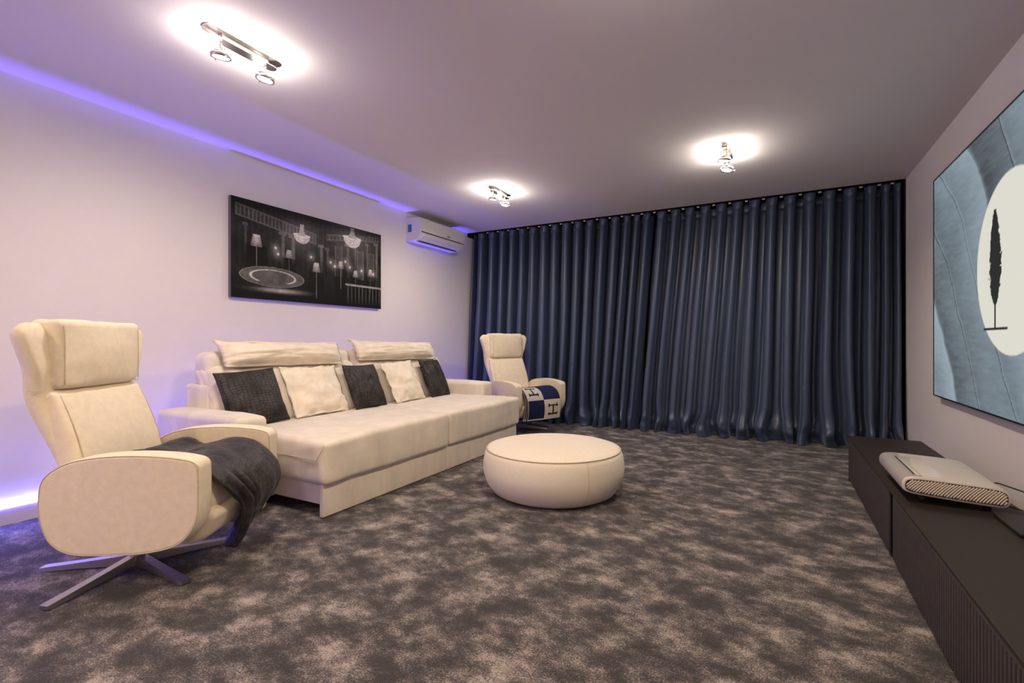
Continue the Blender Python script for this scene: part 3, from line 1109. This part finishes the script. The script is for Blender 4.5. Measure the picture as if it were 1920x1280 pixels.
def hall(U, V):
    g = 0.006 + 0.034 * np_noise(U, V, 8, 5, 1) ** 1.6 * np.clip(V * 1.4, 0.2, 1) + 0.012 * (np.sin(U * 190) > 0.3) * (V > 0.3) * np_noise(U, V, 10, 6, 8)
    asp = 2.07

    def gau(u, v, su, sv):
        return np.exp(-((U - u) / su) ** 2 - ((V - v) / sv) ** 2)
    # gallery balustrade running back from both sides
    for (u0, u1, v0, v1, hgt, fr) in ((0.02, 0.49, 0.885, 0.745, 0.055, 150), (0.56, 0.99, 0.80, 0.93, 0.03, 120)):
        tt = (U - u0) / (u1 - u0)
        line = v0 + (v1 - v0) * tt
        inside = (tt > 0) & (tt < 1) & (np.abs(V - line) < hgt)
        g = np.where(inside, 0.035 + 0.13 * (np.sin(U * fr * 2) > 0.1) * np_noise(U, V, 14, 6, 3), g)
        rail_ = (tt > 0) & (tt < 1) & (np.abs(np.abs(V - line) - hgt) < 0.008)
        g = np.where(rail_, 0.11, g)
    # columns
    for u, wv, vt, vb, br in ((0.07, 0.010, 0.75, 0.35, 0.12), (0.275, 0.016, 0.73, 0.30, 0.20), (0.335, 0.016, 0.72, 0.30, 0.24), (0.52, 0.014, 0.68, 0.32, 0.26),
                              (0.565, 0.010, 0.66, 0.32, 0.14), (0.715, 0.014, 0.76, 0.35, 0.22), (0.775, 0.012, 0.78, 0.35, 0.2), (0.875, 0.010, 0.82, 0.3, 0.2), (0.955, 0.014, 0.85, 0.3, 0.22)):
        m_ = (np.abs(U - u) < wv) & (V < vt) & (V > vb)
        g = np.where(m_, 0.62 * br * (0.15 + 0.85 * np.cos((U - u - wv * 0.4) / wv * 1.1) ** 3) * (0.5 + np_noise(U, V, 60, 12, 6)) * np.clip((V - vb) / 0.3, 0.2, 1), g)
        cap = (np.abs(U - u) < wv * 1.5) & (np.abs(V - vt) < 0.018)
        g = np.where(cap, br * 0.6, g)
    # wall panels on the right side
    for u in (0.65, 0.82, 0.91):
        m_ = (np.abs(U - u) < 0.03) & (V > 0.35) & (V < 0.72)
        g = np.where(m_, 0.055 + 0.05 * ((np.abs(np.abs(U - u) - 0.024) < 0.004)), g)
    # chandeliers: stem, bowl, drops
    nz = np_noise(U, V, 120, 80, 5)
    for u, v, r in ((0.395, 0.75, 0.050), (0.755, 0.86, 0.068)):
        bowl = (((U - u) / r) ** 2 + ((V - v) / (r * asp * 0.85)) ** 2 < 1) & (V < v + 0.01)
        g = np.where(bowl, 0.25 + 0.75 * nz, g)
        rim = (((U - u) / (r * 1.12)) ** 2 + ((V - v - 0.005) / 0.02) ** 2 < 1)
        g = np.where(rim, 0.75, g)
        neck = (np.abs(U - u) < r * (0.22 + 0.35 * np.clip((v + 0.11 - V) / 0.11, 0, 1) ** 2)) & (V > v) & (V < v + 0.13)
        g = np.where(neck, 0.22 + 0.4 * nz, g)
        g = g + 0.10 * gau(u, v, r * 2.2, r * 3.2)
    # small lamps in the depth of the hall
    for u, v in ((0.235, 0.56), (0.25, 0.50), (0.455, 0.53), (0.59, 0.51), (0.62, 0.47), (0.735, 0.49), (0.83, 0.47), (0.93, 0.45), (0.70, 0.55)):
        g = g + 0.9 * gau(u, v, 0.006, 0.012) + 0.12 * gau(u, v, 0.025, 0.05)
    # slim floor lamps with pale shades standing about the room
    for u, v, sz in ((0.13, 0.60, 1.25), (0.315, 0.52, 0.9), (0.49, 0.42, 1.1), (0.665, 0.50, 0.9), (0.78, 0.42, 0.85), (0.905, 0.46, 0.85)):
        dark = (np.abs(U - u) < 0.045 * sz) & (V < v - 0.05) & (V > max(0.06, v - 0.42))
        g = np.where(dark, g * 0.35, g)
        k = (V - v + 0.05 * sz) / (0.10 * sz)
        shade = (k > 0) & (k < 1) & (np.abs(U - u) < 0.026 * sz * (1 - 0.45 * k))
        g = np.where(shade, (0.16 + 0.30 * k) * (0.4 + 0.9 * np.cos((U - u) / (0.026 * sz) * 1.2) ** 2) * (0.5 + np_noise(U, V, 90, 60, 12)), g)
        pole = (np.abs(U - u) < 0.0022 * sz) & (V < v - 0.04 * sz) & (V > v - 0.33 * sz)
        g = np.where(pole, 0.16, g)
    # big round table
    tb = ((U - 0.225) / 0.185) ** 2 + ((V - 0.245) / 0.105) ** 2
    g = np.where(tb < 1, 0.05 + 0.11 * np_noise(U, V, 30, 10, 9), g)
    g = np.where((tb > 0.42) & (tb < 0.52) & (V > 0.19), 0.55, g)
    g = np.where((tb >= 0.93) & (tb < 1), 0.22, g)
    g = g + 0.42 * gau(0.27, 0.105, 0.11, 0.022)
    # bar counter on the right
    m_ = (U > 0.70) & (np.abs(V - 0.27) < 0.012)
    g = np.where(m_, 0.30, g)
    m_ = (U > 0.70) & (V < 0.258) & (V > 0.04) & (np.abs((U * 34) % 1 - 0.5) < 0.10)
    g = np.where(m_, 0.09, g)
    edge = np.clip(np.minimum(V, 1 - V) / 0.12, 0.35, 1)
    g = np.clip(g * edge * (0.7 + 0.6 * np_noise(U, V, 60, 30, 4)), 0.006, 0.85)
    return np.stack([g * 1.02, g * 0.985, g * 0.98], -1)


def print_plane(name, o, eu, ev, nu, nv, colors, m, parent):
    V, Fc = [], []
    o, eu, ev = Vector(o), Vector(eu), Vector(ev)
    for j in range(nv):
        for i in range(nu):
            V.append(o + eu * (i / (nu - 1)) + ev * (j / (nv - 1)))
    for j in range(nv - 1):
        for i in range(nu - 1):
            Fc.append((j * nu + i, j * nu + i + 1, (j + 1) * nu + i + 1, (j + 1) * nu + i))
    return mesh_obj(name, V, Fc, m, parent, False, colors)


pic = thing('wall_picture', 'black and white print of a grand hall hung above the sofa', 'picture', (XL, 3.167, 1.78))
part('stretcher', box(0.0, 0.034, -0.832, 0.832, -0.402, 0.402), M['canvas'], pic, False)
print_plane('print', (0.0346, -0.832, -0.402), (0, 1.664, 0), (0, 0, 0.804), 420, 204, grid_print(420, 204, hall), M['print'], pic)


# ------------------------------------------------------------------ projection screen (generic pale disc over blue-grey brushwork)
def sun_art(U, V):
    W, Hh = 2.70, 1.56
    y, z = (U - 0.5) * W, (V - 0.5) * Hh
    n1 = np_noise(U, V, 5, 4, 21)
    n2 = np_noise(U, V, 26, 90, 22)
    q = 3.1 * (0.55 * y + 0.62 * z + 0.16 * np.sin(1.5 * y - 0.8 * z + 0.5) + 0.10 * (n1 - 0.5)) + 20
    tone = np.array([0.20, 0.31, 0.16, 0.27, 0.36, 0.18, 0.24, 0.33, 0.15, 0.28, 0.21, 0.34])[(q.astype(int)) % 12]
    fq = q - np.floor(q)
    g = tone * (0.72 + 0.5 * fq) + 0.10 * (n1 - 0.5) + 0.09 * (n2 - 0.5)
    g = np.clip(g + 0.10 * np.exp(-(fq / 0.05) ** 2) - 0.22 * np.exp(-((1 - fq) / 0.022) ** 2), 0.02, 0.7)
    col = np.stack([g * 0.80, g * 1.02, g * 1.18], -1)
    r = np.sqrt((y + 0.02) ** 2 + (z - 0.0) ** 2)
    disc = np.clip((0.465 - r) / 0.006, 0, 1)[..., None]
    cream = np.ones_like(col) * np.array([0.86, 0.84, 0.74])
    col = col * (1 - disc) + cream * disc
    # slim dark young tree standing inside the disc
    k = np.clip((z + 0.20) / 0.52, 0, 1)
    wd = np.where(z > -0.20, 0.085 * np.sin(k * PI) ** 0.7 * (1.1 - 0.6 * k), 0.0) * (0.55 + 0.9 * np_noise(U, V, 90, 70, 31)) + 0.008
    wd = np.where(z < -0.318, 0.16, wd)
    tree = ((np.abs(y + 0.22) < wd) & (z > -0.33) & (z < 0.31))[..., None]
    col = np.where(tree, np.array([0.012, 0.013, 0.016]), col)
    return col


scr = thing('projection_screen', 'large thin-framed projection screen showing a pale disc on blue-grey', 'screen', (XR, 3.29, 1.42))
part('mount', box(-0.030, 0.0, -1.15, 1.15, -0.60, 0.60), M['bezel'], scr, False)
part('panel', box(-0.042, -0.030, -1.355, 1.355, -0.79, 0.79), M['bezel'], scr, False)
fr = join(box(-0.047, -0.042, -1.355, 1.355, 0.782, 0.79), box(-0.047, -0.042, -1.355, 1.355, -0.79, -0.782),
          box(-0.047, -0.042, -1.355, -1.347, -0.782, 0.782), box(-0.047, -0.042, 1.347, 1.355, -0.782, 0.782))
part('bezel', fr, M['bezel'], scr, False)
print_plane('image', (-0.0428, 1.347, -0.782), (0, -2.694, 0), (0, 0, 1.564), 400, 232, grid_print(400, 232, sun_art), M['screen'], scr)

# ------------------------------------------------------------------ media console
CX0, CX1, CY0, CY1, CZ = 0.475, 0.895, 1.25, 4.34, 0.333
con = thing('media_console', 'long low black media console with ribbed fronts under the screen', 'console', ((CX0 + CX1) / 2, (CY0 + CY1) / 2, 0))
ox, oy = (CX0 + CX1) / 2, (CY0 + CY1) / 2


def CN(x0, x1, y0, y1, z0, z1):
    return box(x0 - ox, x1 - ox, y0 - oy, y1 - oy, z0, z1)


part('carcass', CN(CX0 + 0.024, CX1, CY0 + 0.006, CY1 - 0.004, 0.03, CZ - 0.012), M['recess_shade'], con, False)
part('top_board', mv(soft(CX0 - ox, CX1 - ox, CY0 - oy, CY1 - oy, CZ - 0.012, CZ, 0.002, n=2), lambda v: v), M['black'], con)
part('plinth', CN(CX0 + 0.018, CX1 - 0.03, CY0 + 0.02, CY1 - 0.02, 0.0, 0.03), M['recess_shade'], con, False)
part('end_panel', CN(CX0 + 0.002, CX1, CY1 - 0.016, CY1, 0.0, CZ - 0.012), M['slat'], con, False)
slat_me = None
for (a, b) in ((CY0 + 0.01, 2.800), (2.885, CY1 - 0.018)):
    d = part('door', CN(CX0 + 0.008, CX0 + 0.024, a, b, 0.028, CZ - 0.014), M['recess_shade'], con, False)
    part('door_edge', CN(CX0 + 0.001, CX0 + 0.008, a, b, CZ - 0.026, CZ - 0.014), M['slat'], d, False)
    n = int((b - a) / 0.0238)
    for i in range(n):
        y = a + (i + 0.5) * (b - a) / n
        if slat_me is None:
            vf = soft(-0.0075, 0.0, -0.0078, 0.0078, 0.030, CZ - 0.0265, 0.0015, n=1)
            s_ = part('slat', vf, M['slat'], d)
            slat_me = s_.data
        else:
            s_ = bpy.data.objects.new('slat', slat_me)
            C.objects.link(s_)
            s_.parent = d
        s_.location = (CX0 + 0.0082 - ox, y - oy, 0)

# ------------------------------------------------------------------ projector on the console
PX, PY = 0.655, 2.92
pj = thing('projector', 'white ultra short throw projector with slanted ribbed side on the black console', 'projector', (PX, PY, CZ))
HL, Wd = 0.268, 0.345           # half length along y, depth along x
outl = smooth_loop([(-0.172, 0.075), (-0.166, 0.100), (-0.145, 0.114), (-0.100, 0.117), (0.0, 0.114), (0.10, 0.109), (0.150, 0.102), (0.171, 0.085), (0.175, 0.062),
                    (0.171, 0.040), (0.152, 0.026), (0.10, 0.026), (0.0, 0.031), (-0.10, 0.038), (-0.145, 0.044), (-0.166, 0.055)], 3)
part('shell', slab(outl, -HL, HL, 0.010), M['proj'], pj)
# cloth wrapped round the front edge
clo = [p for p in outl if p.x < -0.108]
clo = [p for p in outl if p.x < -0.100]
order = sorted(clo, key=lambda p: math.atan2(p.y - 0.072, p.x + 0.08) % (2 * PI))
V, Fc = [], []
for y in (-HL + 0.004, -HL + 0.014, 0, HL - 0.014, HL - 0.004):
    for p in order:
        d = Vector((p.x + 0.09, p.y - 0.072))
        e = 0.0016 if abs(y) < HL - 0.008 else -0.004
        q = Vector((p.x, p.y)) + d.normalized() * e
        V.append((q.x, y, q.y))
n = len(order)
for i in range(4):
    for k in range(n - 1):
        Fc.append((i * n + k, i * n + k + 1, (i + 1) * n + k + 1, (i + 1) * n + k))
part('cloth_front', (V, Fc), M['projfab'], pj)
# side grille: plate painted dark for the shade behind the curved slanting ribs
gr = inset(outl, 0.010)
ng = len(gr)
part('grille', ([(p.x, -HL - 0.0012, p.y) for p in gr] + [(p.x, -HL + 0.004, p.y) for p in gr],
                [tuple(range(ng))] + [(k, (k + 1) % ng, ng + (k + 1) % ng, ng + k) for k in range(ng)]), M['grille'], pj, False)


def inside(pt, loop):
    c = False
    n_ = len(loop)
    for i in range(n_):
        a, b = loop[i], loop[(i + 1) % n_]
        if (a.y > pt[1]) != (b.y > pt[1]) and pt[0] < (b.x - a.x) * (pt[1] - a.y) / (b.y - a.y) + a.x:
            c = not c
    return c


gi = inset(outl, 0.012)
for i in range(46):
    x0 = -0.262 + i * 0.0106
    pts = []
    for k in range(41):
        z = 0.012 + 0.110 * k / 40
        x = x0 + 0.085 * ((z - 0.012) / 0.11) ** 1.45
        if inside((x, z), gi):
            pts.append((x, -HL - 0.0015, z))
    if len(pts) > 4:
        part('rib', tube(pts[::3] + ([pts[-1]] if (len(pts) - 1) % 3 else []), 0.0034, 6), M['rib'], pj)
part('lens_window', mv(soft(-0.118, -0.020, -0.235, 0.165, 0.1150, 0.1185, 0.0012, n=2), lambda v: v), M['projglass'], pj)
part('lens_slot', box(-0.126, -0.119, -0.225, 0.16, 0.1165, 0.1185), M['mark'], pj, False)
for yy in (-0.2, 0.2):
    for xx in (-0.09, 0.12):
        part('foot', mv(lathe([(0.014, 0.0), (0.014, 0.030)], 16), lambda v: Vector((v.x + xx, v.y + yy, v.z))), M['rubber'], pj)

# flat black set-top device tucked behind the projector, and the cables
dev = thing('media_box', 'flat glossy black media box lying beside the projector', 'device', (0.815, 2.50, CZ))
part('case', soft(-0.052, 0.066, -0.13, 0.13, 0.003, 0.017, 0.006, n=4), M['gloss'], dev)
part('base', soft(-0.046, 0.060, -0.122, 0.122, 0.0, 0.0032, 0.001, n=2), M['rubber'], dev)
tag(part('power_cable', tube([(0.838, 2.95, 0.392), (0.865, 2.90, 0.405), (0.900, 2.78, 0.408), (0.93, 2.62, 0.396), (0.955, 2.44, 0.368), (0.965, 2.26, 0.31), (0.965, 2.08, 0.2), (0.965, 1.95, 0.004)], 0.0032, 8), M['rubber'], None),
    'thin black cable arching from the projector back toward the wall', 'cable')
tag(part('signal_cable', tube([(0.838, 2.70, 0.358), (0.86, 2.66, 0.360), (0.905, 2.60, 0.357), (0.95, 2.50, 0.35), (0.97, 2.36, 0.30), (0.975, 2.2, 0.15), (0.975, 2.1, 0.004)], 0.0022, 8), M['rubber'], None),
    'short thin black cable above the flat media box', 'cable')
